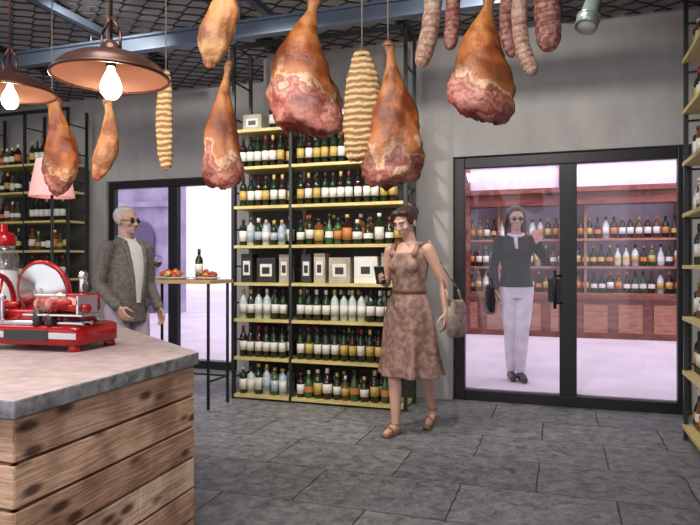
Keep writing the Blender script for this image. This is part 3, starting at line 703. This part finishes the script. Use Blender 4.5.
def trousers(e,SM,J,mt,r,T):
    t=MB(); t.loft(T,n=24)
    for k in('R','L'):
        hi,kn,an,toe=[Vector(q) for q in J['leg'+k]]; t.tube([hi,hi*.5+kn*.5,kn,kn*.5+an*.5,an+V(0,0,.02)],r)
    t.obj('trousers',[mt],e,remesh=.008,sm=4,xf=SM)
def build_m(e,SM,HM):
    trousers(e,SM,JM,'lilact',[.10,.088,.07,.062,.055],[(.82,0,0,.14,.115),(.95,0,0,.162,.128),(1.06,0,-.01,.155,.132)])
    shoes(e,SM,JM,'brown')
    j=MB(); j.loft([(.80,0,.01,.180,.142),(.86,0,.01,.178,.140),(.98,0,0,.170,.138),(1.08,0,-.01,.163,.138),(1.2,0,-.01,.170,.138),(1.3,0,0,.182,.130),(1.38,0,.005,.178,.110),(1.43,0,.012,.13,.085),(1.465,0,.02,.083,.073)],n=32)
    for k in('R','L'): arm_tube(j,JM,k,[.066,.060,.053,.042],.93)
    j.obj('blazer',['blazer'],e,remesh=.008,sm=4,xf=SM)
    s=MB()
    rows=[(1.455,.045,-.055),(1.40,.060,-.104),(1.32,.058,-.128),(1.22,.048,-.146),(1.12,.038,-.150),(1.04,.028,-.148),(.96,.020,-.145)]
    vs=[];fs=[]
    for z,w,y in rows: vs+=[V(-w,y+.004,z),V(0,y-.010,z),V(w,y+.004,z)]
    for i in range(len(rows)-1):
        for q in range(2): fs.append((i*3+q,i*3+q+1,i*3+q+4,i*3+q+3))
    s.add(vs,fs); s.torus((0,.0,1.468),.062,.014,(0,-.35,1)); s.obj('shirt',['shirt'],e,xf=SM)
    l=MB()
    for sd in(-1,1):
        l.tube([V(sd*.07,.03,1.475),V(sd*.078,-.05,1.45),V(sd*.083,-.102,1.38),V(sd*.070,-.130,1.28),V(sd*.050,-.146,1.14),V(sd*.038,-.148,1.0)],[.014,.016,.018,.016,.011,.008])
        l.box((sd*.12,-.112,.95),(.11,.012,.05),0,Euler((0,0,sd*.55)).to_matrix())
    l.box((.12,-.112,1.27),(.07,.01,.02),0,Euler((0,.1,.55)).to_matrix())
    l.obj('lapels',['blazer'],e,remesh=.006,sm=2,xf=SM)
p=P(127,265,5.15)
person('standing_man',(p.x,p.y,0),YAW+math.radians(58),1.035,JM,mT,build_m,(.02,0,.12),'skinm',hair_m,True,fem=False)
fT=[(.84,0,0,.135,.10),(.95,0,0,.15,.105),(1.08,0,0,.115,.085),(1.2,0,0,.125,.09),(1.3,0,-.005,.145,.10),(1.37,0,0,.152,.085),(1.42,0,.008,.125,.065),(1.455,0,.012,.065,.052)]
JF=dict(armR=[(-.165,.0,1.39),(-.215,.04,1.13),(-.21,-.06,.90)],handR=((0,-.1,-1),(1,0,0),.8),
 armL=[(.165,.0,1.39),(.285,-.02,1.20),(.195,-.14,1.36)],handL=((-.3,-.1,.9),(-.2,.9,.2),.9),
 legR=[(-.08,0,.90),(-.06,-.03,.49),(-.045,.02,.085),(-.05,-.11,.035)],legL=[(.08,0,.90),(.055,-.06,.49),(.035,-.05,.085),(.05,-.19,.035)])
M['blackt']=mat('black_top',(.008,.008,.010),.8)
M['whitet']=mat('white_trousers',(.78,.76,.80),.7,c2=(.62,.60,.66),scale=9)
def hair_l(h):
    h.sph((0,.03,1.655),(.086,.095,.088)); h.sph((0,.0,1.695),(.070,.068,.04))
    for s in(-1,1): h.tube([V(s*.066,.0,1.66),V(s*.078,.03,1.56),V(s*.085,.03,1.44)],[.028,.034,.026])
    h.tube([V(0,.07,1.62),V(0,.09,1.5),V(0,.09,1.38)],[.06,.065,.04])
    return 'hair'
def build_f(e,SM,HM):
    trousers(e,SM,JF,'whitet',[.098,.084,.064,.058,.046],[(.82,0,0,.14,.11),(.95,0,0,.162,.118),(1.06,0,0,.135,.105)])
    shoes(e,SM,JF,'blackcap')
    j=MB(); j.loft([(.93,0,0,.172,.13),(1.0,0,0,.158,.122),(1.08,0,0,.138,.108),(1.2,0,0,.145,.112),(1.3,0,-.005,.165,.125),(1.37,0,0,.168,.105),(1.42,0,.008,.14,.08),(1.46,0,.014,.075,.066)],n=32)
    for k in('R','L'): arm_tube(j,JF,k,[.062,.054,.046,.036],.95)
    for s in(-1,1): j.sph((s*.07,-.085,1.28),(.06,.055,.058))
    j.obj('black_jacket',['blackt'],e,remesh=.008,sm=4,xf=SM)
    g=MB(); rs=[]
    for z,k in((.66,.7),(.68,.95),(.80,1.0),(.93,.85),(.95,.6)): rs.append([V(-.255+.05*k*math.cos(2*math.pi*j/24),.0+.13*k*math.sin(2*math.pi*j/24),z) for j in range(24)])
    g.rings(rs,0); g.torus((-.25,0,.95),.08,.008,(1,0,0)); g.obj('handbag',['blackt'],e,xf=SM)
    sc=MB(); sc.torus((0,.0,1.452),.070,.018,(0,-.25,1)); sc.tube([V(-.02,-.10,1.42),V(-.015,-.135,1.32)],[.02,.016]); sc.obj('scarf',['shirt'],e,xf=SM)
p=P(516,265,6.5)
person('window_shopper_woman',(p.x,p.y,.1),YAW-.1,1.045,JF,fT,build_f,(.05,0,0),'skin',hair_l,True)

# ---------------- lights / world / camera ----------------
w=bpy.data.worlds.new('World'); scn.world=w; w.use_nodes=True
bg=w.node_tree.nodes['Background']; bg.inputs[0].default_value=(.97,.95,1,1); bg.inputs[1].default_value=1.4
def area(name,loc,size,en,col=(1,.96,.92),rot=(0,0,0),sy=None):
    l=bpy.data.lights.new(name,'AREA'); l.energy=en; l.color=col; l.shape='RECTANGLE'; l.size=size; l.size_y=sy or size
    o=bpy.data.objects.new(name,l); scn.collection.objects.link(o); o.location=loc; o.rotation_euler=rot
area('room_fill_1',(-1.2,1.2,3.4),1.6,90); area('room_fill_2',(-4.6,1.6,3.4),1.6,50)  # added fill lights above the frame, not modelled lamps
area('ceiling_fill',(-2.0,.6,2.9),1.2,60,(.97,.97,1),(math.radians(150),0,math.radians(10)),.4)  # unseen upward fill, added only to brighten the ceiling
area('shop_fill',(.8,10.3,3.4),5,70,(1,.93,.95),(math.radians(35),0,0),.5)  # added fill to brighten the shop opposite, no lamp stands there
def spot(loc,tgt,en,ang=90):
    l=bpy.data.lights.new('fill_spot','SPOT'); l.energy=en; l.spot_size=math.radians(ang); l.spot_blend=.8; l.shadow_soft_size=.06; l.color=(1,.94,.86)  # fill spots without fixtures, added to brighten shelves and back walls
    o=bpy.data.objects.new('fill_spot',l); scn.collection.objects.link(o); o.location=loc; o.rotation_euler=(Vector(tgt)-Vector(loc)).to_track_quat('-Z','Y').to_euler()
spot((-2.2,3.6,3.35),(-2.15,5.4,1.2),190); spot((-6,4.5,3.3),(-6.4,6.4,1.5),240); spot((-.3,3.6,3.35),(-.5,6,1.4),150,110); spot((-3.6,3.7,3.35),(-4.5,6.7,1.8),120,100)
cam=bpy.data.cameras.new('camera'); co=bpy.data.objects.new('camera',cam); scn.collection.objects.link(co)
co.location=(0,0,H); co.rotation_euler=(math.pi/2,0,YAW); cam.sensor_width=36; cam.lens=F/700*36; cam.shift_y=2.5/700; cam.clip_start=.05
scn.camera=co
scn.view_settings.view_transform='Standard'; scn.view_settings.look='None'
